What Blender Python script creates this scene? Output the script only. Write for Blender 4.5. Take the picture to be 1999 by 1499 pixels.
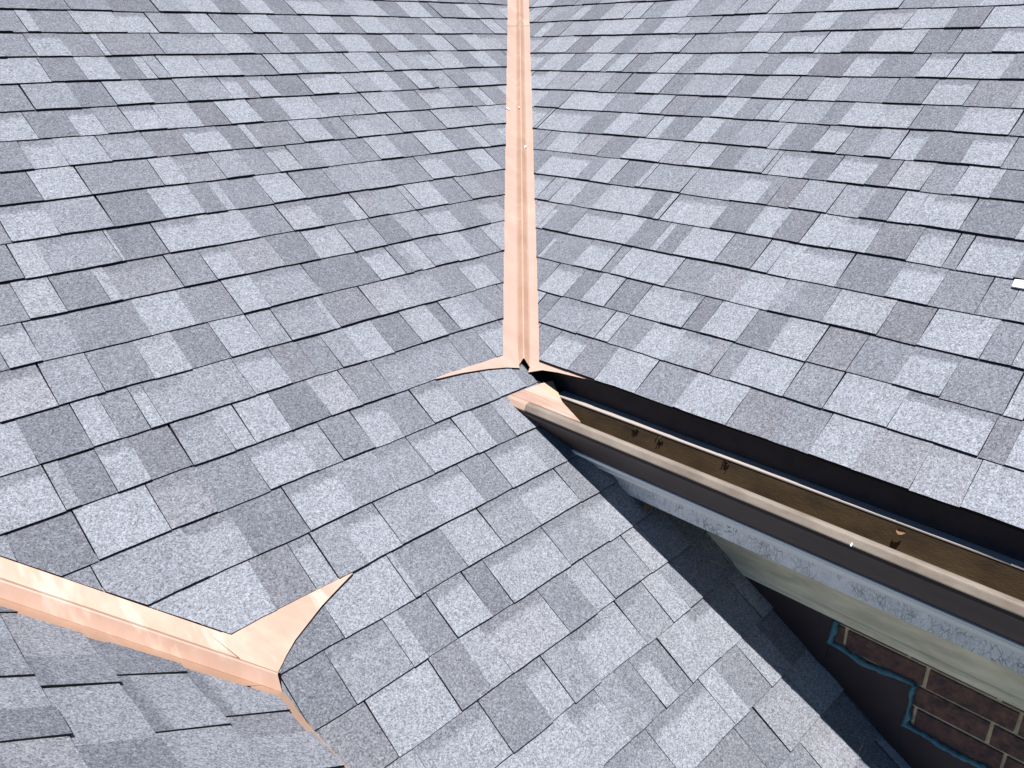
import bpy, bmesh, math, random
from mathutils import Vector, Matrix
random.seed(11)
for _o in list(bpy.data.objects): bpy.data.objects.remove(_o, do_unlink=True)
C = bpy.context.scene.collection
SC = bpy.context.scene
U = 0.12            # one shingle course measured on plan = 0.12 m; all numbers below are in courses
S = 0.6524          # roof pitch (rise over run), the same on the three slopes

# ------------------------------------------------------------------ camera, sky, sun, exposure
YAW, PITCH, ROLL = 0.79604, 0.403115, -0.010234
CAM = Vector((-29.2557, -29.0933, -1.0983))
def cam_axes():
    cy, sy, cp, sp = math.cos(YAW), math.sin(YAW), math.cos(PITCH), math.sin(PITCH)
    f = Vector((cy*cp, sy*cp, -sp)); r = Vector((sy, -cy, 0)); u = r.cross(f)
    cr, sr = math.cos(ROLL), math.sin(ROLL)
    return r*cr+u*sr, u*cr-r*sr, f
_r, _u, _f = cam_axes()
cd = bpy.data.cameras.new('camera'); cam = bpy.data.objects.new('camera', cd); C.objects.link(cam)
m = Matrix((( _r.x, _u.x, -_f.x, CAM.x*U), (_r.y, _u.y, -_f.y, CAM.y*U), (_r.z, _u.z, -_f.z, CAM.z*U), (0, 0, 0, 1)))
cam.matrix_world = m
cd.sensor_width = 36; cd.lens = 36*1548.4/1999; cd.clip_start = 0.05; cd.clip_end = 500
SC.camera = cam
SUN = Vector((-0.245, -0.22, 1.0)).normalized()      # towards the sun
w = bpy.data.worlds.new('World'); SC.world = w; w.use_nodes = True
wn = w.node_tree; wn.nodes.clear()
sky = wn.nodes.new('ShaderNodeTexSky'); sky.sky_type = 'NISHITA'; sky.sun_disc = False
sky.sun_elevation = math.asin(SUN.z); sky.sun_rotation = math.atan2(SUN.x, SUN.y)
sky.air_density = 1.0; sky.dust_density = 0.6; sky.ozone_density = 3.0
bg = wn.nodes.new('ShaderNodeBackground'); bg.inputs[1].default_value = 0.036
wo = wn.nodes.new('ShaderNodeOutputWorld')
tint = wn.nodes.new('ShaderNodeMix'); tint.data_type = 'RGBA'; tint.blend_type = 'MULTIPLY'; tint.inputs[0].default_value = 1.0
tint.inputs[7].default_value = (0.42, 0.92, 1.32, 1)     # a deep clear-day blue
wn.links.new(sky.outputs[0], tint.inputs[6]); wn.links.new(tint.outputs[2], bg.inputs[0]); wn.links.new(bg.outputs[0], wo.inputs[0])
sl = bpy.data.lights.new('sun', 'SUN'); sl.energy = 5.0; sl.angle = math.radians(0.5); sl.color = (1.0, 0.975, 0.94)
so = bpy.data.objects.new('sun', sl); C.objects.link(so); so.location = (-2, -2, 8)
so.rotation_euler = SUN.to_track_quat('Z', 'Y').to_euler()
SC.view_settings.view_transform = 'Standard'; SC.view_settings.look = 'None'
SC.view_settings.exposure = 0.42; SC.view_settings.gamma = 1.0

# ------------------------------------------------------------------ shader helpers
def nt(name):
    m = bpy.data.materials.new(name); m.use_nodes = True
    t = m.node_tree; t.nodes.clear()
    o = t.nodes.new('ShaderNodeOutputMaterial'); b = t.nodes.new('ShaderNodeBsdfPrincipled')
    t.links.new(b.outputs[0], o.inputs[0])
    return m, t, b
def N(t, typ, **kw):
    n = t.nodes.new(typ)
    for k, v in kw.items(): setattr(n, k, v)
    return n
def setv(t, sock, v):
    if hasattr(v, 'outputs'): t.links.new(v.outputs[0], sock)
    elif hasattr(v, 'is_output'): t.links.new(v, sock)
    elif isinstance(v, (tuple, list)) and len(v) == 3 and sock.type == 'RGBA': sock.default_value = (*v, 1)
    else: sock.default_value = v
def mth(t, op, a, b=0.0, c=0.0):
    n = N(t, 'ShaderNodeMath', operation=op)
    for i, v in enumerate((a, b, c)): setv(t, n.inputs[i], v)
    return n.outputs[0]
def mix(t, f, a, b, blend='MIX'):
    n = N(t, 'ShaderNodeMix', data_type='RGBA', blend_type=blend)
    setv(t, n.inputs[0], f); setv(t, n.inputs[6], a); setv(t, n.inputs[7], b)
    return n.outputs[2]
def rng(t, v, a, b, c=0.0, d=1.0, smooth=False):
    n = N(t, 'ShaderNodeMapRange'); n.interpolation_type = 'SMOOTHSTEP' if smooth else 'LINEAR'
    setv(t, n.inputs[0], v)
    for i, x in enumerate((a, b, c, d)): setv(t, n.inputs[i+1], x)
    return n.outputs[0]
def coords(t, scale=(1, 1, 1), rot=(0, 0, 0)):
    g = N(t, 'ShaderNodeNewGeometry'); mp = N(t, 'ShaderNodeMapping')
    mp.inputs['Scale'].default_value = scale; mp.inputs['Rotation'].default_value = rot
    t.links.new(g.outputs['Position'], mp.inputs[0]); return mp.outputs[0]
def noise(t, vec, scale, detail=3, rough=0.55, out=0):
    n = N(t, 'ShaderNodeTexNoise'); t.links.new(vec, n.inputs['Vector'])
    n.inputs['Scale'].default_value = scale; n.inputs['Detail'].default_value = detail; n.inputs['Roughness'].default_value = rough
    return n.outputs[out]
def voro(t, vec, scale, feature='F1', out='Color', rand=1.0):
    n = N(t, 'ShaderNodeTexVoronoi', feature=feature); t.links.new(vec, n.inputs['Vector'])
    n.inputs['Scale'].default_value = scale; n.inputs['Randomness'].default_value = rand
    return n.outputs[out]
def bump(t, b, h, strength=0.3, dist=0.002):
    n = N(t, 'ShaderNodeBump'); n.inputs['Strength'].default_value = strength; n.inputs['Distance'].default_value = dist
    t.links.new(h, n.inputs['Height']); t.links.new(n.outputs[0], b.inputs['Normal'])

def mat_shingle():
    m, t, b = nt('granule_shingle')
    at = N(t, 'ShaderNodeAttribute', attribute_name='tab')
    sp = N(t, 'ShaderNodeSeparateColor'); t.links.new(at.outputs['Color'], sp.inputs[0])
    tone, v, band, rand = sp.outputs[0], sp.outputs[1], sp.outputs[2], at.outputs['Alpha']
    pos = coords(t)
    blot = mth(t, 'ADD', mth(t, 'MULTIPLY', noise(t, pos, 9, 3), 0.6), mth(t, 'MULTIPLY', noise(t, pos, 38, 4), 0.4))
    # printed shadow band of darker granules along the upper part of some tabs, with a ragged lower edge
    edge = mth(t, 'ADD', v, mth(t, 'MULTIPLY', mth(t, 'SUBTRACT', noise(t, pos, 60, 3), 0.5), 0.28))
    bandf = mth(t, 'MULTIPLY', rng(t, edge, 0.70, 0.86, 0, 1, True), mth(t, 'MAXIMUM', band, mth(t, 'MULTIPLY', rand, 0.3)))
    tone2 = mth(t, 'ADD', mth(t, 'MULTIPLY', tone, mth(t, 'SUBTRACT', 1.0, bandf)), mth(t, 'MULTIPLY', bandf, 0.22))
    tone3 = mth(t, 'ADD', tone2, mth(t, 'MULTIPLY', mth(t, 'SUBTRACT', blot, 0.5), 0.85))
    cr = N(t, 'ShaderNodeValToRGB'); t.links.new(tone3, cr.inputs[0]); e = cr.color_ramp
    e.elements[0].position = 0.0; e.elements[0].color = (0.164, 0.171, 0.197, 1)
    e.elements[1].position = 1.0; e.elements[1].color = (0.285, 0.298, 0.334, 1)
    for p_, c_ in ((0.33, (0.196, 0.204, 0.233, 1)), (0.66, (0.236, 0.246, 0.278, 1))):
        x = e.elements.new(p_); x.color = c_
    # hue drift from tab to tab (slate blue to warm brown)
    col = mix(t, rng(t, rand, 0.70, 1.0, 0, 0.38), cr.outputs[0], (0.95, 0.86, 0.82), 'MULTIPLY')
    # dust and rusty stains
    st = rng(t, noise(t, pos, 9, 5, 0.65), 0.60, 0.78, 0, 0.35)
    col = mix(t, st, col, (1.0, 0.90, 0.80), 'MULTIPLY')
    # granules: three sizes of random cells
    def gran(scale):
        s = N(t, 'ShaderNodeSeparateColor'); t.links.new(voro(t, pos, scale), s.inputs[0]); return s.outputs[0]
    g0, g1, g2 = gran(165), gran(310), gran(600)
    g = mth(t, 'ADD', mth(t, 'MULTIPLY', g0, 0.16), mth(t, 'ADD', mth(t, 'MULTIPLY', g1, 0.46), mth(t, 'MULTIPLY', g2, 0.38)))
    fac = rng(t, g, 0.05, 0.95, 0.34, 1.64)
    gc = N(t, 'ShaderNodeCombineColor')
    for i in range(3): t.links.new(fac, gc.inputs[i])
    col = mix(t, 1.0, col, gc.outputs[0], 'MULTIPLY')
    light = rng(t, g1, 0.95, 0.99, 0, 0.16)
    col = mix(t, light, col, (0.62, 0.62, 0.64))
    setv(t, b.inputs['Base Color'], col)
    b.inputs['Roughness'].default_value = 0.92; b.inputs['Specular IOR Level'].default_value = 0.18
    bump(t, b, g, 0.55, 0.0012)
    return m
def mat_simple(name, col, rough=0.8, metal=0.0, var=0.25, vscale=30, col2=None, spec=0.4, bstr=0.0, bscale=200, stretch=(1, 1, 1)):
    m, t, b = nt(name); pos = coords(t, stretch)
    n = noise(t, pos, vscale, 5, 0.6)
    c2 = col2 or tuple(c*0.6 for c in col)
    c = mix(t, rng(t, n, 0.5-var, 0.5+var), c2, col)
    setv(t, b.inputs['Base Color'], c)
    b.inputs['Roughness'].default_value = rough; b.inputs['Metallic'].default_value = metal
    b.inputs['Specular IOR Level'].default_value = spec
    if bstr: bump(t, b, noise(t, pos, bscale, 4), bstr, 0.002)
    return m
def mat_copper(name, base=(0.60, 0.405, 0.318), dark=(0.515, 0.335, 0.255), rough=0.58, metal=0.15, streak=0.5):
    m, t, b = nt(name); pos = coords(t)
    n = noise(t, coords(t, (1, 1, 0.6), (0.3, 0.5, 0.9)), 7, 4, 0.6)
    smear = noise(t, coords(t, (9, 1.2, 3), (0, 0, 0.78)), 2.2, 4, 0.6)
    c = mix(t, rng(t, n, 0.40, 0.62), dark, base)
    c = mix(t, rng(t, smear, 0.54, 0.64, 0, streak), c, (0.76, 0.60, 0.51))
    spots = rng(t, noise(t, pos, 160, 2), 0.70, 0.78, 0, 0.2)
    c = mix(t, spots, c, (0.50, 0.30, 0.20))
    setv(t, b.inputs['Base Color'], c); b.inputs['Metallic'].default_value = metal
    setv(t, b.inputs['Roughness'], rng(t, smear, 0.3, 0.7, rough-0.10, rough+0.14))
    bump(t, b, noise(t, pos, 10, 2), 0.04*min(1, streak*2), 0.006)
    return m
def mat_paint():
    m, t, b = nt('crackled_white_paint')
    pos = coords(t)
    warp = noise(t, pos, 18, 3, 0.6, 1)
    wv = N(t, 'ShaderNodeVectorMath', operation='MULTIPLY_ADD'); t.links.new(warp, wv.inputs[0]); wv.inputs[1].default_value = (0.03, 0.03, 0.03); t.links.new(pos, wv.inputs[2])
    mp = N(t, 'ShaderNodeMapping'); mp.inputs['Scale'].default_value = (1, 1.0, 0.42); t.links.new(wv.outputs[0], mp.inputs[0])
    d1 = voro(t, mp.outputs[0], 72, 'DISTANCE_TO_EDGE', 'Distance'); d2 = voro(t, mp.outputs[0], 150, 'DISTANCE_TO_EDGE', 'Distance')
    patch = rng(t, noise(t, pos, 13, 3), 0.42, 0.62)
    c1 = rng(t, d1, 0.0, 0.055, 1, 0); c2 = mth(t, 'MULTIPLY', rng(t, d2, 0.0, 0.075, 0.7, 0), patch)
    ck = mth(t, 'MULTIPLY', mth(t, 'MAXIMUM', mth(t, 'MULTIPLY', c1, rng(t, noise(t, pos, 30, 2), 0.40, 0.60)), c2), 0.85)
    base = mix(t, rng(t, noise(t, pos, 22, 4), 0.3, 0.7), (0.74, 0.76, 0.77), (0.92, 0.92, 0.92))
    col = mix(t, ck, base, (0.10, 0.11, 0.13))
    setv(t, b.inputs['Base Color'], col); b.inputs['Roughness'].default_value = 0.6
    bump(t, b, mth(t, 'SUBTRACT', 1.0, ck), 0.5, 0.003)
    return m
M = {}
M['shingle'] = mat_shingle()
M['edge'] = mat_simple('asphalt_cut_edge', (0.022, 0.022, 0.026), 0.95, spec=0.1)
M['deck'] = mat_simple('roofing_felt', (0.03, 0.03, 0.034), 0.95, spec=0.1)
M['copper'] = mat_copper('bright_copper')
M['copper_satin'] = mat_copper('satin_copper', (0.595, 0.405, 0.330), (0.555, 0.372, 0.298), 0.58, 0.15, 0.08)
M['copper_rib'] = mat_copper('shade_toned_copper', (0.54, 0.355, 0.250), (0.48, 0.305, 0.210), 0.52, 0.25, 0.1)  # same copper, darker: weaker sun on turned faces is put into the colour
M['copper_edge'] = mat_simple('copper_cut_edge', (0.10, 0.045, 0.03), 0.6, 0.3)
M['lip'] = mat_simple('weathered_gutter_lip', (0.39, 0.33, 0.27), 0.5, 0.15, 0.2, 22, (0.22, 0.175, 0.14), bstr=0.2, stretch=(1, 0.35, 1))
M['bronze'] = mat_simple('dark_bronze_metal', (0.082, 0.057, 0.050), 0.5, 0.2, 0.25, 16, (0.050, 0.036, 0.034), bstr=0.1, stretch=(1, 0.3, 1))
M['olive'] = mat_simple('mossy_gutter_metal', (0.125, 0.082, 0.040), 0.85, 0.0, 0.26, 20, (0.045, 0.027, 0.014), bstr=0.4, stretch=(1, 0.45, 1))
M['ledge'] = mat_simple('pale_gutter_ledge', (0.55, 0.47, 0.43), 0.6, 0.1, 0.25, 18, (0.45, 0.39, 0.36), stretch=(1, 0.3, 1))
M['fascia'] = mat_simple('dark_fascia', (0.055, 0.044, 0.046), 0.6, 0.0, 0.25, 20, (0.034, 0.028, 0.032))
M['paint'] = mat_paint()
M['smooth_paint'] = mat_simple('aged_white_paint', (0.93, 0.94, 0.94), 0.5, 0, 0.22, 18, (0.74, 0.76, 0.76), bstr=0.25, bscale=60, stretch=(1, 0.12, 1))
M['cream'] = mat_simple('dirty_cream_paint', (0.93, 0.85, 0.64), 0.7, 0, 0.15, 26, (0.62, 0.56, 0.42), bstr=0.4, bscale=70, stretch=(1, 0.22, 1))
M['brick'] = None
M['mortar'] = mat_simple('tan_mortar', (0.88, 0.71, 0.45), 0.95, 0, 0.22, 40, (0.60, 0.48, 0.30), bstr=0.5, bscale=300)
M['flash'] = mat_simple('dark_brown_flashing', (0.062, 0.042, 0.046), 0.6, 0.15, 0.25, 12, (0.040, 0.028, 0.032), bstr=0.12, bscale=40)
M['sealant'] = mat_simple('grey_sealant', (0.10, 0.26, 0.33), 0.5, 0, 0.25, 40, (0.055, 0.15, 0.20), bstr=0.4, bscale=90)
M['leaf'] = mat_simple('dry_leaf', (0.33, 0.19, 0.10), 0.8, 0, 0.25, 120, (0.17, 0.09, 0.05))
M['twig'] = mat_simple('pale_straw', (0.55, 0.48, 0.38), 0.8, 0, 0.25, 120)
M['white'] = mat_simple('white_plastic', (0.85, 0.87, 0.90), 0.5, 0, 0.25, 50, (0.78, 0.80, 0.84))
M['soil'] = mat_simple('lawn', (0.06, 0.09, 0.03), 0.95, 0, 0.25, 6, (0.10, 0.085, 0.05))
def mat_brick():
    m, t, b = nt('dark_brick'); pos = coords(t)
    at = N(t, 'ShaderNodeAttribute', attribute_name='tab'); sp = N(t, 'ShaderNodeSeparateColor'); t.links.new(at.outputs['Color'], sp.inputs[0])
    base = mix(t, sp.outputs[0], (0.165, 0.074, 0.056), (0.235, 0.120, 0.082))
    c = mix(t, rng(t, noise(t, pos, 34, 5, 0.65), 0.35, 0.68), (0.060, 0.036, 0.040), base)
    c = mix(t, rng(t, noise(t, pos, 90, 3), 0.62, 0.75, 0, 0.6), c, (0.20, 0.11, 0.07))
    setv(t, b.inputs['Base Color'], c); b.inputs['Roughness'].default_value = 0.9
    bump(t, b, noise(t, pos, 130, 5, 0.7), 0.5, 0.003)
    return m
M['brick'] = mat_brick()

# ------------------------------------------------------------------ object helpers
def tag(o, label, cat, group=None, kind=None):
    if label: o['label'] = label
    if cat: o['category'] = cat
    if group: o['group'] = group
    o['kind'] = kind or 'thing'
    return o
def thing(name, label, cat, loc, group=None):
    o = bpy.data.objects.new(name, None); C.objects.link(o); o.location = Vector(loc)*U; o.empty_display_size = 0.1
    return tag(o, label, cat, group)
class MB:
    def __init__(s): s.v = []; s.f = []; s.m = []; s.c = []
    def face(s, pts, mi=0, cols=None):
        i = len(s.v); s.v += [tuple(p) for p in pts]; s.f.append(tuple(range(i, i+len(pts)))); s.m.append(mi)
        s.c += cols if cols else [(0.5, 0.5, 0, 0.5)]*len(pts)
    def loft(s, p0, p1, mi=0, caps=True, col=None):
        n = len(p0); cc = [col]*4 if col else None
        for i in range(n):
            j = (i+1) % n; s.face([p0[i], p0[j], p1[j], p1[i]], mi, cc)
        if caps: s.face(p0[::-1], mi, [col]*n if col else None); s.face(p1, mi, [col]*n if col else None)
    def prof(s, pr0, b0, b1, pr1=None, mi=0):           # (a, z) outline swept along b
        pr1 = pr1 or pr0
        s.loft([(a, b0, z) for a, z in pr0], [(a, b1, z) for a, z in pr1], mi)
    def slab(s, pts, n, th, mi=0, emi=None):            # polygon given thickness th below itself
        n = Vector(n)*th; lo = [Vector(p)-n for p in pts]; k = len(pts)
        s.face(pts, mi); s.face(lo[::-1], mi)
        for i in range(k):
            j = (i+1) % k; s.face([pts[i], lo[i], lo[j], pts[j]], emi if emi is not None else mi)
    def build(s, name, mats, parent=None, weld=True, smooth=False):
        org = parent.location/U if parent else Vector((0, 0, 0))
        p = parent
        if parent and parent.parent: org = Vector(parent.get('_org', (0, 0, 0)))
        me = bpy.data.meshes.new(name)
        me.from_pydata([((x-org[0])*U, (y-org[1])*U, (z-org[2])*U) for x, y, z in s.v], [], s.f)
        for mm in mats: me.materials.append(M[mm])
        me.polygons.foreach_set('material_index', s.m)
        ca = me.color_attributes.new('tab', 'FLOAT_COLOR', 'CORNER')
        ca.data.foreach_set('color', [x for c in s.c for x in c])
        if weld:
            bm = bmesh.new(); bm.from_mesh(me); bmesh.ops.remove_doubles(bm, verts=bm.verts, dist=1e-5)
            bmesh.ops.recalc_face_normals(bm, faces=bm.faces); bm.to_mesh(me); bm.free()
        if smooth: me.polygons.foreach_set('use_smooth', [True]*len(me.polygons))
        me.update()
        o = bpy.data.objects.new(name, me); C.objects.link(o)
        if parent: o.parent = parent
        return o
def bevel(o, wd=0.02, seg=2):
    md = o.modifiers.new('bevel', 'BEVEL'); md.width = wd*U; md.segments = seg; md.limit_method = 'ANGLE'; md.angle_limit = math.radians(35); return o
nL = Vector((0, -S, 1)).normalized(); nR = Vector((-S, 0, 1)).normalized(); nD = Vector((S, 0, 1)).normalized()
VD = -42.7                                              # second valley runs on a + b = VD
def PL(u, d, h=0.0): return Vector((u, d, S*d)) + nL*h
def PR(u, d, h=0.0): return Vector((d, u, S*d)) + nR*h
def PD(u, e, h=0.0): return Vector((VD-e, u, S*e)) + nD*h
def clip(poly, A, B, Cc):                               # keep A*u + B*d <= Cc
    out = []; n = len(poly)
    for i in range(n):
        p, q = poly[i], poly[(i+1) % n]; fp, fq = A*p[0]+B*p[1]-Cc, A*q[0]+B*q[1]-Cc
        if fp <= 0: out.append(p)
        if (fp < 0 < fq) or (fq < 0 < fp):
            k = fp/(fp-fq); out.append((p[0]+(q[0]-p[0])*k, p[1]+(q[1]-p[1])*k))
    return out
TONE = {'1': 0.06, '2': 0.30, '3': 0.62, '4': 0.95}
M['moss'] = mat_simple('dark_moss', (0.05, 0.042, 0.015), 0.95, 0, 0.25, 200, (0.02, 0.018, 0.008), bstr=0.6, bscale=300)
BL=[0.008, -1.004, -2.007, -3.017, -4.006, -5.009, -5.97, -6.969, -8.008, -9.002, -9.991, -11.003, -12.003, -13.014, -13.999, -15.001, -16.02, -17.026, -17.978, -18.97, -19.979, -20.98, -22.032, -23.046]
AR=[0.795, -0.24, -1.196, -2.229, -3.25, -4.272, -5.193, -6.237, -7.19, -8.222, -9.238, -10.268, -11.253, -12.262, -13.189, -14.2]
LT={
1:'-22.23:2 -21.87:2 -21.48:4 -21.12:2 -19.97:4 -18.63:4b -17.63:3 -16.98:2 -16.34:4 -15.44:2 -14.32:4 -13.16:2 -11.75:4 -10.49:2 -9.54:4 -8.31:3 -7.14:2 -6.05:4 -4.92:3 -3.96:2 -2.66:4 -1.82:3 -0.82:E',
2:'-22.63:3 -22.44:2 -21.65:4b -20.72:2 -19.81:4 -19.61:2 -17.98:3 -16.93:3b -15.83:4 -14.94:3b -14.85:2b -13.92:3 -13.06:1 -12.32:4 -11.67:2 -11.11:4 -9.83:2 -8.80:4 -7.78:2 -6.85:4 -5.75:2 -4.71:4 -3.77:4b -2.81:3 -1.81:E',
3:'-23.03:4 -21.72:1 -20.76:4 -19.83:1 -19.07:4 -18.74:3 -18.31:4 -17.09:4b -15.90:2 -14.64:4 -13.70:2 -13.45:4 -12.40:3 -11.39:4 -10.27:2 -9.80:4 -9.06:3 -8.18:4b -7.33:4 -6.17:2 -5.18:4 -4.22:2 -3.22:E',
4:'-23.43:2 -22.57:3 -21.40:1 -20.43:4 -19.36:2 -18.35:3 -17.74:3b -16.86:4b -16.33:2 -15.93:4b -15.19:1 -13.98:4b -12.96:4 -12.22:3 -11.17:4 -10.24:1 -9.46:4 -8.71:2 -8.46:3 -7.48:2 -6.46:4b -5.18:2 -4.18:E',
5:'-23.82:4b -22.90:1 -21.89:4b -21.16:3 -20.43:4b -19.52:4 -18.40:1 -17.55:4 -16.48:1 -15.48:4 -14.14:3b -13.02:3b -12.12:4 -10.71:2 -9.70:4b -8.51:3 -7.67:2 -6.99:4 -6.44:2 -5.44:E',
6:'-24.21:2 -23.43:4b -22.59:4 -21.53:3b -20.32:2 -19.24:4b -18.09:1 -17.39:4 -17.13:2b -15.67:4 -14.59:1 -14.15:2 -13.69:4b -12.76:3 -11.78:3 -10.76:2 -9.81:4 -8.49:3b -7.49:E',
7:'-24.61:1 -23.63:4 -22.52:2 -20.65:4 -19.97:3b -18.88:3 -18.01:2b -17.18:4b -16.40:2 -15.54:3 -14.40:2b -13.52:4 -12.60:2 -11.44:4 -10.15:2 -8.98:4 -8.59:3 -7.59:E',
8:'-25.02:2 -24.77:4b -23.71:3 -22.46:1 -21.17:4 -20.09:1 -19.49:4 -19.21:2 -18.07:4 -16.99:2 -15.83:3 -14.85:3 -13.55:2 -12.22:4b -11.21:2 -9.90:4 -8.96:2 -7.96:E',
9:'-25.42:2 -24.90:4 -24.32:3b -22.77:4 -22.68:1 -21.61:4b -20.39:4 -19.14:2 -18.08:4b -17.12:2 -15.98:4b -15.56:3b -14.80:3 -13.81:3 -13.50:4 -12.43:2 -11.36:3 -10.54:2 -9.54:E',
10:'-25.81:2 -25.22:4 -24.46:1b -23.52:4 -23.26:3b -21.79:2 -20.93:4b -20.16:3 -18.98:1 -17.93:4 -16.81:3b -15.64:1 -14.73:3 -13.72:4b -12.61:2 -11.48:4b -10.48:E',
11:'-26.21:2 -26.03:4b -25.40:3 -24.61:2b -23.11:4 -22.04:2 -20.86:4 -20.12:3b -18.58:1 -16.71:4b -15.80:2 -15.52:3 -15.19:4 -14.70:3b -13.79:4 -12.94:2b -12.00:4 -11.00:E',
12:'-26.61:4b -25.54:3 -24.61:2 -23.57:4 -22.73:1 -21.77:4 -20.84:3 -20.17:3b -18.91:4 -18.75:2b -17.49:4 -16.31:3b -15.04:2 -13.98:4b -12.95:2 -11.95:E',
13:'-27.02:4 -26.33:1 -25.34:4 -24.79:2 -24.19:4b -23.89:3b -23.01:3 -21.78:4b -20.82:2 -20.08:2b -19.42:3 -18.72:4 -17.83:1 -16.89:4 -15.98:1 -15.51:4 -14.88:3 -14.17:2 -13.17:E',
14:'-27.41:4b -26.29:3 -26.02:1 -25.35:4b -24.68:1 -23.82:3b -22.88:4 -22.40:4 -21.51:1 -20.46:4 -19.59:2 -18.62:3b -16.08:2 -15.12:4b -14.12:E',
15:'-27.81:3 -27.33:1 -26.19:4 -24.83:3b -23.88:2 -22.70:4b -21.51:3 -20.87:2 -19.99:4b -19.12:2 -18.20:4b -17.22:3 -15.95:4 -14.95:E',
16:'-28.21:2 -26.33:3 -24.63:4b -23.67:1 -22.44:4b -21.22:3 -20.10:3b -19.12:4 -19.08:4b -17.69:4 -17.03:2b -16.34:4 -15.42:3 -14.42:E',
17:'-26.00:4 -25.19:4 -23.87:2 -22.99:4b -22.48:3 -21.76:4b -20.85:3 -19.57:4b -18.38:2 -17.48:4b -16.19:3 -15.51:2 -14.51:E',
18:'-24.44:1 -23.03:4 -21.29:4 -21.15:2 -19.82:4 -18.68:3b -17.48:4b -16.02:2 -15.22:3 -14.22:E',
19:'-24.43:1 -23.50:3b -22.15:4 -21.79:2 -21.01:4b -20.03:1 -19.41:4b -17.51:3b -16.09:4b -15.16:3 -14.16:E',
20:'-24.73:2 -23.34:4 -21.82:2b -21.00:4 -20.42:4b -18.67:2 -17.71:4 -17.06:3 -15.66:4 -14.97:3 -13.97:E',
21:'-23.04:4b -21.42:2 -20.29:4b -19.62:3 -18.75:4b -17.77:4 -17.11:3b -16.10:4 -15.41:3 -14.41:E',
22:'-22.46:2 -22.04:4 -19.95:4b -19.03:3 -18.33:2 -17.82:4b -17.34:2 -16.79:4 -15.62:4b -14.71:3 -13.71:E',
23:'-19.98:3b -18.54:4b -16.56:4 -15.96:2 -14.96:E',
}
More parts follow.
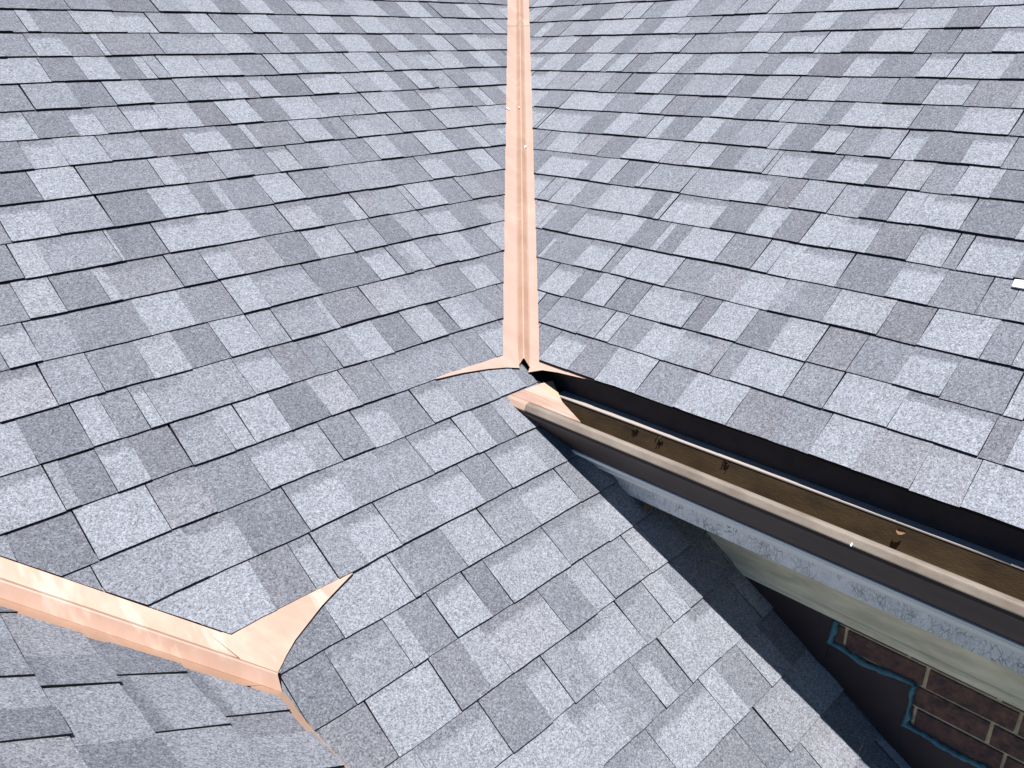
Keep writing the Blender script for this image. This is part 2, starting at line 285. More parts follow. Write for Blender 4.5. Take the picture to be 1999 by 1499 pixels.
RT={
1:'-21.23:4 -20.03:3 -18.61:2 -17.62:4 -16.27:4 -15.15:2 -13.91:4 -12.96:3 -11.62:3 -10.62:2 -9.46:4 -8.24:2 -7.22:4 -6.35:4 -5.11:1 -3.95:4 -3.27:2 -2.26:3 -1.38:2 -1.10:E',
2:'-21.69:4 -20.49:1 -19.48:4 -18.22:4b -16.96:2 -15.83:4 -14.83:2 -13.67:3 -13.19:4 -12.26:2 -11.18:3b -9.81:4 -8.60:1 -7.59:4 -6.40:4 -5.37:3 -4.50:3 -3.61:2 -2.61:4 -2.02:E',
3:'-22.44:4b -21.24:2 -20.03:1 -19.08:4 -17.68:2 -16.81:4 -15.89:4b -14.70:2 -14.23:4 -13.21:3b -12.01:2 -10.63:4b -9.47:3 -8.24:1 -7.34:4 -5.99:1 -4.93:4 -3.29:2 -3.02:E',
4:'-23.07:2 -21.87:4 -20.51:4b -19.62:1 -18.34:4b -17.42:1 -16.28:4b -15.06:2 -14.37:3 -13.19:4 -12.04:2 -11.28:4 -10.37:3 -9.49:1 -8.76:4 -8.00:2 -7.68:4 -6.48:1 -5.54:4 -4.38:2 -4.00:E',
5:'-23.75:3 -22.55:2 -21.38:4b -20.30:1 -19.22:2 -17.79:4 -16.88:2 -16.06:4 -14.95:1 -14.04:4 -13.79:3 -13.04:3 -12.09:1 -11.27:4 -10.19:1 -9.29:2 -8.49:3 -6.99:3 -5.67:4 -4.99:E',
6:'-24.10:2 -22.90:4 -21.57:1 -20.40:4 -19.41:4 -18.39:1 -17.79:3 -16.50:4 -16.11:3 -15.64:2 -14.90:4 -14.04:2 -12.99:2 -12.04:4 -11.10:2 -9.46:4 -7.29:2 -5.95:E',
7:'-24.36:2 -23.16:4b -22.21:1 -21.05:4b -20.45:3 -19.71:2 -18.90:4b -18.16:1 -17.15:4 -16.77:3 -16.23:3 -15.47:2 -14.68:4 -13.76:1 -12.73:4 -12.26:3 -11.27:4 -10.35:1 -9.20:4b -7.13:3 -6.96:E',
8:'-24.51:1 -23.31:4 -22.43:2 -21.68:4 -20.83:1 -20.25:4b -19.18:1 -18.46:4b -17.38:3 -17.19:3 -16.21:1 -15.44:4 -14.46:3 -13.52:4 -11.94:1 -10.87:3 -9.75:4 -8.43:2 -7.91:E',
9:'-25.49:4 -24.29:1 -23.08:4b -22.15:4 -21.94:4 -21.37:1 -20.64:3 -19.77:3 -18.66:2 -18.03:2 -17.69:4b -16.82:3 -15.08:3 -13.56:4 -13.36:1 -12.31:4 -11.48:2 -10.85:4b -8.96:E',
10:'-24.68:4b -23.48:2 -23.17:4b -22.35:1 -21.35:4b -20.42:4 -19.61:1 -18.83:4 -17.99:1 -16.88:4b -15.09:4 -14.86:1 -14.27:4 -12.42:2 -11.47:4 -10.54:3 -9.94:E',
11:'-26.09:3 -24.89:2 -24.32:2 -23.35:4b -22.36:1 -21.14:4b -19.88:4 -19.33:4 -18.83:2 -17.73:4 -16.37:1 -15.79:4 -15.56:1 -14.67:4 -13.72:4b -12.35:2 -11.22:4b -10.99:E',
12:'-26.67:3 -25.47:2 -24.86:4 -23.58:1 -22.70:4 -21.35:2b -20.41:3 -19.96:4 -18.88:3 -17.94:2 -16.81:4 -15.61:4 -14.90:2 -14.56:4b -13.45:2 -12.10:4b -11.93:E',
13:'-25.74:2 -24.54:4b -23.56:2 -22.53:2b -21.59:4 -20.60:1 -19.74:4 -18.70:1 -18.15:4b -17.46:4 -16.43:1 -15.52:4 -14.65:1 -14.00:4b -12.95:E',
14:'-27.36:4 -26.16:1 -25.69:4b -23.93:4 -22.53:2 -21.58:4 -20.19:2 -19.65:3 -19.18:3b -18.29:4 -17.30:2 -16.44:4 -15.98:3 -15.33:3b -13.89:3 -13.84:E',
15:'-27.02:4 -25.82:4 -24.88:3 -23.74:4 -22.79:2 -21.83:2 -20.78:4 -19.32:2 -18.16:4 -16.86:2b -15.91:4b -14.80:E',
}
# ------------------------------------------------------------------ shingle slopes
def shingle_course(mb, P, tabs, d0, d1, clips, rs, alt=None):
    """tabs: (u0, u1, tone, band); d0 butt line, d1 the next butt line up the slope"""
    wob = rs.uniform(0, 6.28); amp = 0.008
    for (u0, u1, tn, bd) in tabs:
        if u1-u0 < 0.03: continue
        tone = max(0, min(1, TONE[tn]+rs.uniform(-0.07, 0.07))); rand = rs.random()
        high = rs.random() < (0.72 if tn in '34' else 0.35)
        gap = rs.choice((0.0, 0.004, 0.007, 0.010))
        if alt is not None: alt += 1; high = alt % 2 == 0; gap = 0.004
        a0, a1 = u0+gap, u1-gap
        tap = rs.uniform(-0.03, 0.03) if (u1-u0) > 0.4 else 0
        base = d0 + rs.uniform(-0.012, 0.012)
        hb = 0.066+((0.026 if alt is None else 0.038) if high else 0)+rs.uniform(-0.006, 0.010); ht = 0.022+((0.012 if alt is None else 0.03) if high else 0)
        n = max(1, int((a1-a0)/0.28)); poly = []
        for i in range(n+1):
            uu = a0+(a1-a0)*i/n
            poly.append((uu, base+amp*math.sin(uu*1.7+wob)+rs.uniform(-0.006, 0.006)))
        top = d1+0.14
        poly += [(a1+tap*0.5, (base+top)/2), (a1+tap, top), (a0+tap, top), (a0+tap*0.5+rs.uniform(-.006, .006), (base+top)/2)]
        for c in clips:
            poly = clip(poly, *c)
            if len(poly) < 3: break
        if len(poly) < 3: continue
        ex = d1-base
        H = lambda d: hb+(ht-hb)*(d-base)/ex
        pts = [P(u, d, H(d)) for u, d in poly]
        cols = [(tone, (d-d0)/(d1-d0), bd, rand) for u, d in poly]
        mb.face(pts, 0, cols)
        lo = [P(u, d, -0.03) for u, d in poly]; k = len(poly)
        for i in range(k):
            j = (i+1) % k
            mb.face([pts[i], lo[i], lo[j], pts[j]], 1, [cols[i]]*4)
def parse(s):
    e = [x.split(':') for x in s.split()]
    return [(float(e[i][0]), float(e[i+1][0]), e[i][1][0], 1.0 if 'b' in e[i][1] else 0.0) for i in range(len(e)-1)]
def rand_tabs(u0, u1, rs, last='3'):
    out = []; u = u0
    while u < u1-0.05:
        wd = rs.choice((0.5, 0.8, 0.95, 1.1, 1.25, 1.5)); nx = min(u1, u+wd)
        if u1-nx < 0.3: nx = u1
        tn = rs.choice([x for x in '112233444' if x != last]); last = tn
        out.append((u, nx, tn, 1.0 if tn in '34' and rs.random() < 0.42 else 0.0)); u = nx
    return out
def course_tabs(T, k, lo, hi, rs):
    if k in T:
        t = parse(T[k]); t = [x for x in t if x[1] > x[0]]
        return rand_tabs(lo, t[0][0], rs)+t+rand_tabs(t[-1][1], hi, rs)
    return rand_tabs(lo, hi, rs)
rs = random.Random(5)
# left slope
roofL = thing('shingle_roof', 'large grey shingle slope left of the upright copper valley, running down past the gutter end', 'roof', (-20, -12, S*-12))
mb = MB()
bl = lambda k: BL[k] if 0 <= k < len(BL) else (0.008-k*1.0 if k < 0 else BL[-1]-(k-len(BL)+1)*1.0)
for k in range(-7, 33):
    d0, d1 = bl(k), bl(k-1)
    cl = []
    if k <= 14: cl.append((1, -1, -0.87))
    else: cl.append((1, 0, -13.06 if k > 18 else -14.5))
    if k <= 17: cl.append((-1, -1, 41.85))
    else: cl.append((-1, 0, 24.52 if k == 18 else 25.7))
    lo = -36 if k < 14 else -29
    shingle_course(mb, PL, course_tabs(LT, k, lo, 8 if k <= 14 else -12.5, rs), d0, d1, cl, rs)
mb.build('shingle_field', ['shingle', 'edge'], roofL, weld=False)
dk = MB()
for poly in ([(-36, 8), (8, 8), (-13.0, -13.0), (-13.0, -32), (-25.7, -32), (-25.7, -17.0), (-36, -6.7)],):
    dk.slab([PL(u, d, -0.032) for u, d in poly], nL, 0.25)
dk.build('roof_deck', ['deck'], roofL)
# right slope
roofR = thing('shingle_roof', 'grey shingle slope right of the upright copper valley, ending above the long gutter', 'roof', (-8, -20, S*-8))
mb = MB()
ar = lambda k: AR[k] if 0 <= k < len(AR) else 0.795-k*1.0
for k in range(-6, 16):
    shingle_course(mb, PR, course_tabs(RT, k, -36, 8, rs), ar(k), ar(k-1), [(1, -1, -0.66)], rs)
mb.build('shingle_field', ['shingle', 'edge'], roofR, weld=False)
dk = MB(); dk.slab([PR(u, d, -0.032) for u, d in [(8, 8), (-36, 8), (-36, -14.0), (-14.0, -14.0)]], nR, 0.25)
dk.build('roof_deck', ['deck'], roofR)
# lower-left slope
roofD = thing('shingle_roof', 'small grey shingle slope in the lower left corner, below the slanting copper valley', 'roof', (-27, -19, S*(VD+27)))
mb = MB()
AD = [-24.81, -25.93, -27.0, -28.0, -29.0, -30.0, -31.0, -32.0, -33.0, -34.0, -35.0]
DT = {0: '-24.6:4 -22.8:4 -21.4:3 -20.6:4 -19.63:3 -18.95:4b -17.2:E',  # tab tones lightened to offset the weaker sun on this slope
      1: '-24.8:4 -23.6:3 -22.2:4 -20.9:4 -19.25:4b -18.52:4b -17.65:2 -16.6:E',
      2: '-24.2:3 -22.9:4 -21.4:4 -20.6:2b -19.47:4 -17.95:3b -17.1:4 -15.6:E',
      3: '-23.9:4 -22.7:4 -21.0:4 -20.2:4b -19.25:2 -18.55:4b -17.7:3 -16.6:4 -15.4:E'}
for k in range(0, 10):
    e0 = VD-AD[k]; e1 = VD-AD[k+1]
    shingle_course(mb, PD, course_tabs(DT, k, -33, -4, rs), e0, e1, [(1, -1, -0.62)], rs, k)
mb.build('shingle_field', ['shingle', 'edge'], roofD, weld=False)
dk = MB(); dk.slab([PD(u, e, -0.032) for u, e in [(-33, -17.85), (-33, -7), (-7, -7), (-17.85, -17.85)]], nD, 0.25)
dk.build('roof_deck', ['deck'], roofD)
dk = MB(); dk.prof([(-24.95, -11.95), (-24.85, -11.95), (-24.85, -12.6), (-24.95, -12.6)], -18.6, -33); dk.build('fascia_board', ['fascia'], roofD)

# ------------------------------------------------------------------ copper valley flashings
def strip(mb, P0, P1, mi=0):                            # ruled strip between two polylines
    for i in range(len(P0)-1): mb.face([P0[i], P0[i+1], P1[i+1], P1[i]], mi)
def sheet(name, quads, parent, mats=('copper', 'copper_edge'), th=0.02, nrm=(0, 0, 1)):
    mb = MB()
    for q in quads: mb.slab(q, nrm, th, 0, 1)
    return mb.build(name, list(mats), parent, weld=False)
# upright valley between the left and right slope: runs along (t, t, S t)
v1 = thing('valley_flashing', 'bright copper valley strip running straight up between the left and right slopes', 'flashing', (-8, -8, S*-8))
def V1L(t, off, h): return PL(t-off, t, h)              # a point off the centre line, on the left slope
def V1R(t, off, h): return PR(t-off, t, h)
rw = 0.27; rh = 0.23
for lo, hi, dz, tagn in ((-14.45, -0.28, 0.0, 0), (-0.42, 8.0, 0.012, 1)):
    fl = MB(); fr = MB(); rb = MB()
    ts = [lo+(hi-lo)*i/10 for i in range(11)]
    rg = random.Random(3)
    wl = [1.02+rg.uniform(-.01, .01) for _ in ts]
    for i in range(10):
        t0, t1 = ts[i], ts[i+1]
        q0 = max(t0, -14.2)
        fl.slab([V1L(t0, rw, .008+dz), V1L(t1, rw, .008+dz), V1L(t1, .88+.06*(1-tagn), .008+dz), V1L(t0, .88+.06*(1-tagn), .008+dz)], nL, 0.012, 0, 1)
        fr.slab([V1R(t1, rw, .008+dz), V1R(q0, rw, .008+dz), V1R(q0, .67+.06*(1-tagn), .008+dz), V1R(t1, .67+.06*(1-tagn), .008+dz)], nR, 0.012, 0, 1)
    up = Vector((0, 0, 1))
    def ribpts(t):
        L_, R_ = V1L(t, rw-.004, .012+dz), V1R(t, rw-.004, .012+dz); pk = Vector((t, t, S*t+rh+dz))
        mid = 0.016
        return [L_, pk+Vector((-mid, mid, -.012)), pk, pk+Vector((mid, -mid, -.012)), R_]
    A, B = ribpts(lo), ribpts(hi)
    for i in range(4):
        if i in (1, 2): rb.face([A[i], A[i+1], B[i+1], B[i]], 2); continue  # peak strips in lighter copper, a highlight put into the colour
        k_ = 0.16 if i == 0 else 0.84        # painted highlight: lighter copper along the foot of each face
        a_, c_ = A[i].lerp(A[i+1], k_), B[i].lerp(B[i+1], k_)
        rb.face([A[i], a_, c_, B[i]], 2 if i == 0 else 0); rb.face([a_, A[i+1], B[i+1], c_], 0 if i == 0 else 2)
    dn = Vector((0, 0, -.02))
    for i in range(4): rb.face([A[i]+dn, B[i]+dn, B[i+1]+dn, A[i+1]+dn], 1); rb.face([A[i], A[i]+dn, A[i+1]+dn, A[i+1]], 1)
    fl.build('flange', ['copper_satin', 'copper_edge'], v1, weld=False); fr.build('flange', ['copper_satin', 'copper_edge'], v1, weld=False)
    rb.build('center_rib', ['copper_rib', 'edge', 'copper_satin'], v1, weld=False)
# flared ends
def flare(P, up, low, h0, h1, n, parent, nm='end_flare', mt='copper'):
    mb = MB(); k = len(up)
    A0 = h0 if isinstance(h0, list) else [h0]*k; A1 = h1 if isinstance(h1, list) else [h1]*k
    for i in range(k-1):
        q = [P(*up[i], A0[i]), P(*up[i+1], A0[i+1]), P(*low[i+1], A1[i+1]), P(*low[i], A1[i])]
        lo = [p-n*0.015 for p in q]
        mb.face(q); mb.face(lo[::-1], 1); mb.face([q[2], lo[2], lo[3], q[3]], 1); mb.face([q[0], lo[0], lo[1], q[1]], 0)
    return mb.build(nm, [mt, 'copper_edge'], parent, weld=False)
flare(PL, [(-14.75, -13.80), (-15.11, -13.90), (-15.67, -13.93), (-16.49, -13.95), (-17.31, -13.97)],
      [(-14.74, -14.50), (-15.11, -14.37), (-15.67, -14.24), (-16.49, -14.11), (-17.33, -14.03)], 0.05, 0.105, nL, v1, mt='copper_satin')
flare(PL, [(-14.06, -13.80), (-14.75, -13.80)], [(-14.74, -14.53), (-14.742, -14.50)], [0.022, 0.05], [0.09, 0.105], nL, v1, mt='copper_satin')
flare(PR, [(-14.44, -14.17), (-14.75, -14.12), (-15.11, -14.14), (-15.62, -14.15), (-16.31, -14.16), (-16.89, -14.17)],
      [(-14.69, -14.47), (-14.74, -14.57), (-15.11, -14.39), (-15.62, -14.31), (-16.31, -14.25), (-16.89, -14.19)], 0.005, 0.005, nR, v1, mt='copper_satin')
# slanting valley between left slope and the lower-left slope: runs along (-t, t) on a + b = VD
v2 = thing('valley_flashing', 'wide bright copper valley strip slanting down the lower left corner to a hooked end', 'flashing', (-26.5, -16.2, S*-16.2))
def V2L(b, off, h): return PL(VD-b+off, b, h)           # left-slope side
def V2D(b, off, h): return PD(b, b+off, h)              # lower-slope side, same height line
fl = MB(); fr = MB(); rb = MB()
lo, hi = -18.0, -6.0; rw2 = 0.27; rh2 = 0.24
bs = [lo+(hi-lo)*i/12 for i in range(13)]
for i in range(12):
    b0, b1 = bs[i], bs[i+1]
    fl.slab([V2L(b0, rw2, .008), V2L(b1, rw2, .008), V2L(b1, .93, .008), V2L(b0, .93, .008)], nL, 0.012, 0, 1)
    fr.slab([V2D(b0, .08, .008), V2D(b1, .08, .008), V2D(b1, 0.9, .008), V2D(b0, 0.9, .008)], nD, 0.012, 0, 1)
def rib2(b, db=(0, 0, 0)):
    q = b+db[1]; c = Vector((VD-q+.07, q+.07, S*q+.05+rh2)); f = Vector((.018, .018, 0))
    return [V2L(b+db[0], .40, .012), c+f-Vector((0, 0, .012)), c, c-f-Vector((0, 0, .012)), V2D(b+db[2], .09, .012)]
A, B = rib2(-17.94, (0, -.20, -.30)), rib2(hi); dn = Vector((0, 0, -.02))
for i in range(4):
    rb.face([A[i], A[i+1], B[i+1], B[i]], 0); rb.face([A[i]+dn, B[i]+dn, B[i+1]+dn, A[i+1]+dn], 1); rb.face([A[i], A[i]+dn, A[i+1]+dn, A[i+1]], 1)
e_ = Vector((-.006, .006, 0)); rb.face([A[0]+e_, A[2]+e_, A[4]+e_], 1)
fl.build('flange', ['copper', 'copper_edge'], v2, weld=False); fr.build('flange', ['copper_rib', 'copper_edge'], v2, weld=False)  # lower-slope flange in the darker copper, its low sun angle painted in
rb.build('center_rib', ['copper', 'edge'], v2, weld=False)
cv = [(-24.62, -18.06), (-24.44, -17.92), (-24.30, -17.84), (-24.17, -17.76), (-23.88, -17.61), (-23.50, -17.47), (-23.09, -17.32), (-22.59, -17.18), (-22.18, -17.07)]
upv = [(-25.10, -16.93), (-24.80, -16.93), (-24.62, -16.95), (-24.45, -16.97), (-24.0, -16.98), (-23.5, -16.99), (-23.09, -17.0), (-22.59, -17.01), (-22.16, -17.02)]
flare(PL, upv, cv, [0.022, 0.035]+[0.045]*7, [0.09, 0.10]+[0.10]*7, nL, v2)
dn_in = [(-17.85, -17.70), (-18.2, -17.72), (-18.5, -17.86), (-18.8, -17.88), (-19.2, -17.88), (-19.6, -17.88), (-20.4, -17.88), (-23.5, -17.88)]
dn_out = [(-17.95, -18.10), (-18.3, -18.18), (-18.6, -18.15), (-18.85, -18.11), (-19.25, -18.07), (-19.6, -18.05), (-20.4, -18.04), (-23.5, -18.03)]
flare(PD, dn_in, dn_out, 0.0, 0.012, nD, v2, mt='copper_rib')

# ------------------------------------------------------------------ gutter
gut = thing('rain_gutter', 'long dark brown metal gutter with a tan lip under the right slope', 'gutter', (-15, -20, -10.4))
BE = -36.0
o = MB(); o.prof([(-15.44, -9.86), (-15.585, -9.78), (-15.68, -9.80), (-15.755, -9.955), (-15.70, -10.0), (-15.5, -9.93)], -14.98, BE); bevel(o.build('front_lip', ['lip'], gut), 0.025)
o = MB(); o.prof([(-15.69, -9.985), (-15.72, -10.07), (-15.50, -10.38), (-15.24, -10.72), (-15.09, -10.945), (-15.0, -10.945), (-15.13, -10.72), (-15.40, -10.38), (-15.56, -9.94)], -15.05, BE); o.build('front_face', ['bronze'], gut)
o = MB(); o.prof([(-15.15, -10.78), (-14.0, -10.78), (-14.0, -10.84), (-15.15, -10.84)], -15.6, BE); o.build('trough_floor', ['olive'], gut)
o = MB(); o.prof([(-14.17, -10.78), (-14.17, -10.13), (-14.05, -10.13), (-14.05, -10.78)], -15.6, -30, [(-13.97, -10.78), (-13.97, -10.13), (-13.89, -10.13), (-13.89, -10.78)]); o.build('back_wall', ['olive'], gut)
o = MB(); o.prof([(-14.185, -10.10), (-13.8, -10.10), (-13.8, -10.128), (-14.185, -10.128)], -15.6, -30, [(-13.98, -10.10), (-13.8, -10.10), (-13.8, -10.128), (-13.98, -10.128)])
o.face([(-14.185, -15.6, -10.10), (-13.85, -15.1, -10.10), (-13.8, -15.1, -10.10), (-13.8, -15.6, -10.10)]); o.build('back_ledge', ['ledge'], gut, weld=False)
o = MB(); o.prof([(-15.43, -9.85), (-15.58, -9.768), (-15.69, -9.79), (-15.768, -9.955), (-15.71, -10.012), (-15.5, -9.94)], -14.97, -15.75); bevel(o.build('lip_sleeve', ['copper'], gut), 0.02)
o = MB(); o.slab([(-15.56, -14.96, -9.77), (-14.45, -14.80, -9.79), (-14.60, -15.30, -9.79), (-14.92, -16.35, -9.79), (-15.47, -17.46, -9.805)], (0, 0, 1), 0.03, 0, 0); o.build('corner_plate', ['copper', 'copper_edge'], gut, weld=False)
o = MB(); o.slab([(-14.55, -14.95, -9.83), (-14.05, -15.2, -9.78), (-14.22, -15.75, -10.25), (-14.62, -15.35, -10.25)], (-.6, 0, .8), 0.02, 0, 1); o.build('end_flap', ['copper_rib', 'copper_edge'], gut, weld=False)

# ------------------------------------------------------------------ timber cornice
cor = thing('timber_cornice', 'peeling white painted cornice boards below the gutter', 'cornice', (-14.3, -22, -12))
o = MB(); o.prof([(-13.8, -9.3), (-13.68, -9.3), (-13.68, -10.9), (-13.8, -10.9)], -14.3, BE); o.build('fascia_board', ['fascia'], cor)
o = MB(); o.prof([(-15.02, -10.93), (-15.13, -10.95), (-15.13, -11.02), (-15.05, -11.035), (-15.05, -11.07), (-14.99, -11.09), (-14.93, -11.15), (-14.86, -11.25), (-14.80, -11.33), (-14.80, -11.37), (-14.70, -11.39), (-14.70, -11.43), (-14.60, -11.45), (-14.60, -11.485), (-14.45, -11.485), (-14.45, -10.93)], -16.0, BE); o.build('crown_moulding', ['smooth_paint'], cor)
o = MB(); o.prof([(-14.555, -11.488), (-14.555, -11.925), (-14.535, -11.945), (-14.40, -11.945), (-14.40, -11.488)], -17.0, BE); o.build('crackled_board', ['paint'], cor)
cor.children[-1]['label'] = 'board with crackled peeling white paint'
o = MB(); o.prof([(-14.40, -11.86), (-13.0, -11.86), (-13.0, -11.92), (-14.40, -11.92)], -17.5, BE); o.build('soffit_board', ['cream'], cor)
o = MB(); o.prof([(-13.17, -11.92), (-13.17, -13.52), (-13.20, -13.55), (-13.215, -13.62), (-13.19, -13.66), (-13.185, -13.76), (-13.10, -13.80), (-13.0, -13.80), (-13.0, -11.92)], -18.5, BE); o.build('frieze_board', ['cream'], cor)
cor.children[-1]['label'] = 'dirty cream board against the brick wall'

# ------------------------------------------------------------------ brick wall
wal = thing('brick_wall', 'dark red brick wall with tan mortar joints under the cornice', 'wall', (-13, -27, -16))
mb = MB(); rb_ = random.Random(8)
JO = {1: -25.73, 2: -27.15, 3: -25.68}
for c in range(-2, 18):
    z1 = -13.91-0.597*(c-1)-0.035 if c >= 1 else -13.91+0.597*(1-c)-0.035
    z0 = z1-0.597+0.085
    j0 = JO.get(c, JO[1] if c % 2 else JO[2])
    n0 = -5
    for i in range(-6, 7):
        b1 = j0-1.845*i-0.045; b0 = b1-1.845+0.09
        if b1 > -17 or b0 < -37: continue
        f = -13.10-rb_.uniform(0, .012); j = lambda q=.012: rb_.uniform(-q, q)
        P0 = [(f, b1+j(), z1+j()), (f, b1+j(), z0+j()), (f, b0+j(), z0+j()), (f, b0+j(), z1+j())]
        P1 = [(-12.9, p[1], p[2]) for p in P0]
        mb.loft(P0, P1, 0, col=(rb_.random(), 0, 0, rb_.random()))
mb.prof([(-13.055, -12.0), (-12.6, -12.0), (-12.6, -26), (-13.055, -26)], -17, -37, mi=1)
wb = mb.build('brickwork', ['brick', 'mortar'], wal, weld=False); bevel(wb, 0.02, 2)

# ------------------------------------------------------------------ step flashing with sealant
def bead(path, parent, wd=0.072, seed=1):
    r = random.Random(seed); mb = MB(); pts = []
    for i in range(len(path)-1):
        (b0, z0), (b1, z1) = path[i], path[i+1]; L_ = math.hypot(b1-b0, z1-z0); n = max(2, int(L_/0.10))
        for k in range(n): pts.append((b0+(b1-b0)*k/n, z0+(z1-z0)*k/n))
    pts.append(path[-1])
    rings = []; off = 0
    for i, (b, z) in enumerate(pts):
        p, q = pts[max(0, i-1)], pts[min(len(pts)-1, i+1)]; t = Vector((0, q[0]-p[0], q[1]-p[1])).normalized(); nn = Vector((0, -t.z, t.y))
        off = off*0.7+r.uniform(-.022, .022); ww = wd*r.uniform(0.45, 1.45); c = Vector((-13.165, b, z))+nn*off
        rings.append([c+nn*ww+Vector((.05, 0, 0)), c+nn*ww*0.6+Vector((-.03, 0, 0)), c+Vector((-.045-r.uniform(0, .02), 0, 0)), c-nn*ww*0.6+Vector((-.03, 0, 0)), c-nn*ww+Vector((.05, 0, 0))])
    for i in range(len(rings)-1): mb.loft(rings[i], rings[i+1], 0, caps=(i in (0, len(rings)-2)))
    o = mb.build('sealant_bead', ['sealant'], parent, smooth=True); return o
def step(label, outline, depth, beads, seed):
    b0 = sum(p[0] for p in outline)/len(outline); z0 = sum(p[1] for p in outline)/len(outline)
    t = thing('step_flashing', label, 'flashing', (depth, b0, z0), 'brown step flashings along the brick wall')
    mb = MB(); mb.slab([(depth, b, z) for b, z in outline], (-1, 0, 0), 0.018); mb.build('metal_apron', ['flash'], t, weld=False)
    for i, p in enumerate(beads): bead(p, t, seed=seed+i)
step('topmost brown step flashing, tucked under the cream board in the shade', [(-19.5, -12.9), (-23.58, -12.9), (-23.53, -15.55), (-19.5, -12.9-0.05)], -13.168, [[(-23.62, -13.82), (-23.56, -14.5)]], 3)
step('middle brown step flashing with a sealant bead around its stepped corner', [(-23.2, -14.53), (-25.53, -14.53), (-25.47, -16.85), (-23.2, -15.3)], -13.14, [[(-23.52, -14.45), (-24.3, -14.60), (-24.9, -14.53), (-25.55, -14.49)], [(-25.55, -14.49), (-25.56, -15.66)]], 13)
step('lowest brown step flashing, cut off by the bottom of the picture', [(-25.2, -15.70), (-29.2, -15.70), (-29.2, -19.2), (-25.2, -16.6)], -13.125, [[(-25.5, -15.66), (-26.55, -15.73), (-27.25, -15.71), (-29.2, -15.72)]], 23)

# ------------------------------------------------------------------ small things
def leaf(name, label, cat, loc, size, seed, n=Vector((0, 0, 1)), mat='leaf'):
    r = random.Random(seed); mb = MB(); a = r.uniform(0, 6.28)
    x = n.orthogonal().normalized(); x = Matrix.Rotation(a, 3, n) @ x; y = n.cross(x)
    rows = []
    for i in range(7):
        s = i/6; w_ = math.sin(math.pi*min(1, s*0.92+0.04))**0.8*0.38*size; curl = 0.22*size*math.sin(s*2.6)
        cc = Vector(loc)+x*(s-0.5)*size+n*(curl+0.02)
        rows.append([cc+y*w_*q+n*(abs(q)**2*w_*0.7+r.uniform(0, .03)*size) for q in (-1, -.5, 0, .5, 1)])
    th = n*0.012
    for i in range(6):
        for j in range(4):
            mb.face([rows[i][j], rows[i+1][j], rows[i+1][j+1], rows[i][j+1]]); mb.face([p-th for p in (rows[i][j], rows[i][j+1], rows[i+1][j+1], rows[i+1][j])])
    t = mb.build(name, [mat], None, smooth=True); return tag(t, label, cat)
leaf('dry_leaf', 'curled brown leaf lying in the shaded corner under the crackled white board', 'leaf', PL(-14.40, -18.75, .10), 0.34, 2, nL)
leaf('dry_leaf', 'small pale brown leaf caught inside the gutter below its back ledge', 'leaf', (-14.09, -24.87, -10.24), 0.17, 5, Vector((-.97, 0, .24)))
def clump(label, loc, size, seed):
    r = random.Random(seed); mb = MB()
    for _ in range(26):
        c = Vector(loc)+Vector((r.uniform(-.02, .02), r.gauss(0, size*.45), r.gauss(0, size*.35))); q = r.uniform(.02, .05)
        d = [Vector((r.uniform(-1, 1), r.uniform(-1, 1), r.uniform(-1, 1))).normalized()*q for _ in range(4)]
        for t_ in ((0, 1, 2), (0, 2, 3), (0, 3, 1), (1, 3, 2)): mb.face([c+d[x] for x in t_])
    tag(mb.build('moss_clump', ['moss'], None, weld=False), label, 'moss', 'moss clumps inside the gutter')
clump('dark moss clump inside the gutter, nearest the copper corner plate', (-14.16, -18.20, -10.22), 0.10, 1)
clump('larger dark moss clump inside the gutter, middle one of the three', (-14.15, -18.95, -10.26), 0.13, 2)
clump('dark moss clump high inside the gutter, farthest from the copper corner', (-14.12, -20.85, -10.20), 0.10, 3)
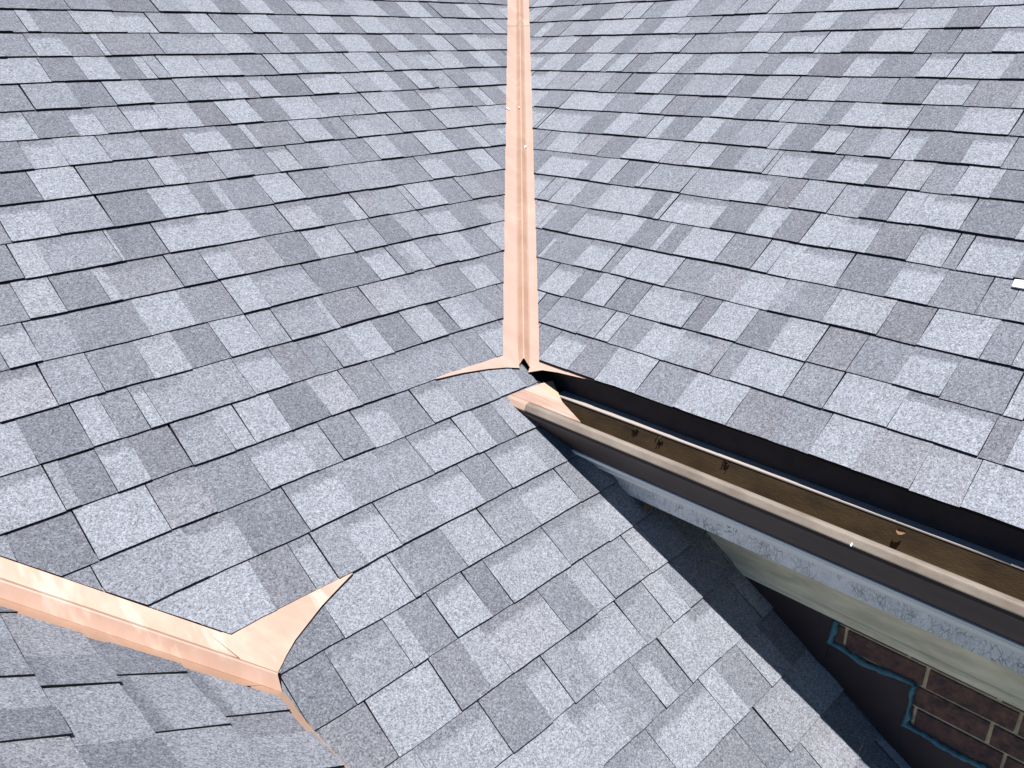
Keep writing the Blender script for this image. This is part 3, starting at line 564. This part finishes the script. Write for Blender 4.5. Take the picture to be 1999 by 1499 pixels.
def twig(label, p, ang, ln, n, P, seed, r0=0.010):
    r = random.Random(seed); mb = MB(); rings = []
    for i in range(6):
        s = (i/5-0.5)*ln; c = P(p[0]+math.cos(ang)*s, p[1]+math.sin(ang)*s, 0.085+r0+0.03*math.sin(i*1.1)+.01*i); rr = r0*(1-0.1*i)
        e1 = Vector((-math.sin(ang), math.cos(ang), 0)); rings.append([c+(e1*math.cos(q)+n*math.sin(q))*rr for q in (0, 1.57, 3.14, 4.71)])
    for i in range(5): mb.loft(rings[i], rings[i+1], 0, caps=True)
    tag(mb.build('straw_stalk', ['twig'], None), label, 'straw', 'straw stalks on the shaded shingles')
twig('short straw stalk on the shaded shingles beside the sunlit edge', (-14.35, -20.35), 0.5, 0.28, nL, PL, 1)
twig('longer straw stalk on the shaded shingles close to the brown flashing', (-13.75, -20.6), -0.9, 0.34, nL, PL, 2)
twig('bent straw stalk on the shaded shingles near the bottom of the picture', (-13.9, -24.9), 0.2, 0.4, nL, PL, 3)
def chip(name, label, cat, pts, P, n, h, th=0.03, mat='white', group=None):
    mb = MB(); mb.slab([P(u, d, hh) for (u, d), hh in zip(pts, h)], n, th); return tag(mb.build(name, [mat], None, weld=False), label, cat, group)
chip('plastic_scrap', 'white plastic scrap lying on the right slope at the picture edge', 'scrap', [(-24.74, -9.46), (-24.72, -9.27), (-25.3, -9.25), (-25.36, -9.5)], PR, nR, [.10, .09, .14, .15])
G = 'pale flecks on the upright copper valley'
chip('paint_fleck', 'pale fleck on the left edge of the upright copper valley', 'fleck', [(-6.08, -5.22), (-6.0, -5.18), (-5.93, -5.27), (-6.02, -5.33)], PL, nL, [.05]*4, group=G)
chip('paint_fleck', 'tiny pale fleck on the left face of the copper rib', 'fleck', [(-5.62, -5.36), (-5.57, -5.34), (-5.56, -5.40), (-5.61, -5.42)], PL, nL, [.2]*4, group=G)
chip('paint_fleck', 'pale fleck lowest on the upright copper valley, at the right foot of its rib', 'fleck', [(-7.44, -7.14), (-7.36, -7.06), (-7.30, -7.15), (-7.40, -7.22)], PR, nR, [.08]*4, group=G)
tag(MB.build((lambda q: (q.slab([(-15.735, -24.525, -9.88), (-15.755, -24.505, -9.92), (-15.772, -24.512, -9.955), (-15.772, -24.535, -9.96), (-15.755, -24.545, -9.925)], (-.9, 0, .4), 0.02), q)[1])(MB()), 'paint_drip', ['white'], None, weld=False), 'small white drip on the tan gutter lip', 'drip')
g = MB(); g.face([(-700, -700, -48), (700, -700, -48), (700, 700, -48), (-700, 700, -48)]); tag(g.build('ground', ['soil']), None, None, None, 'structure')
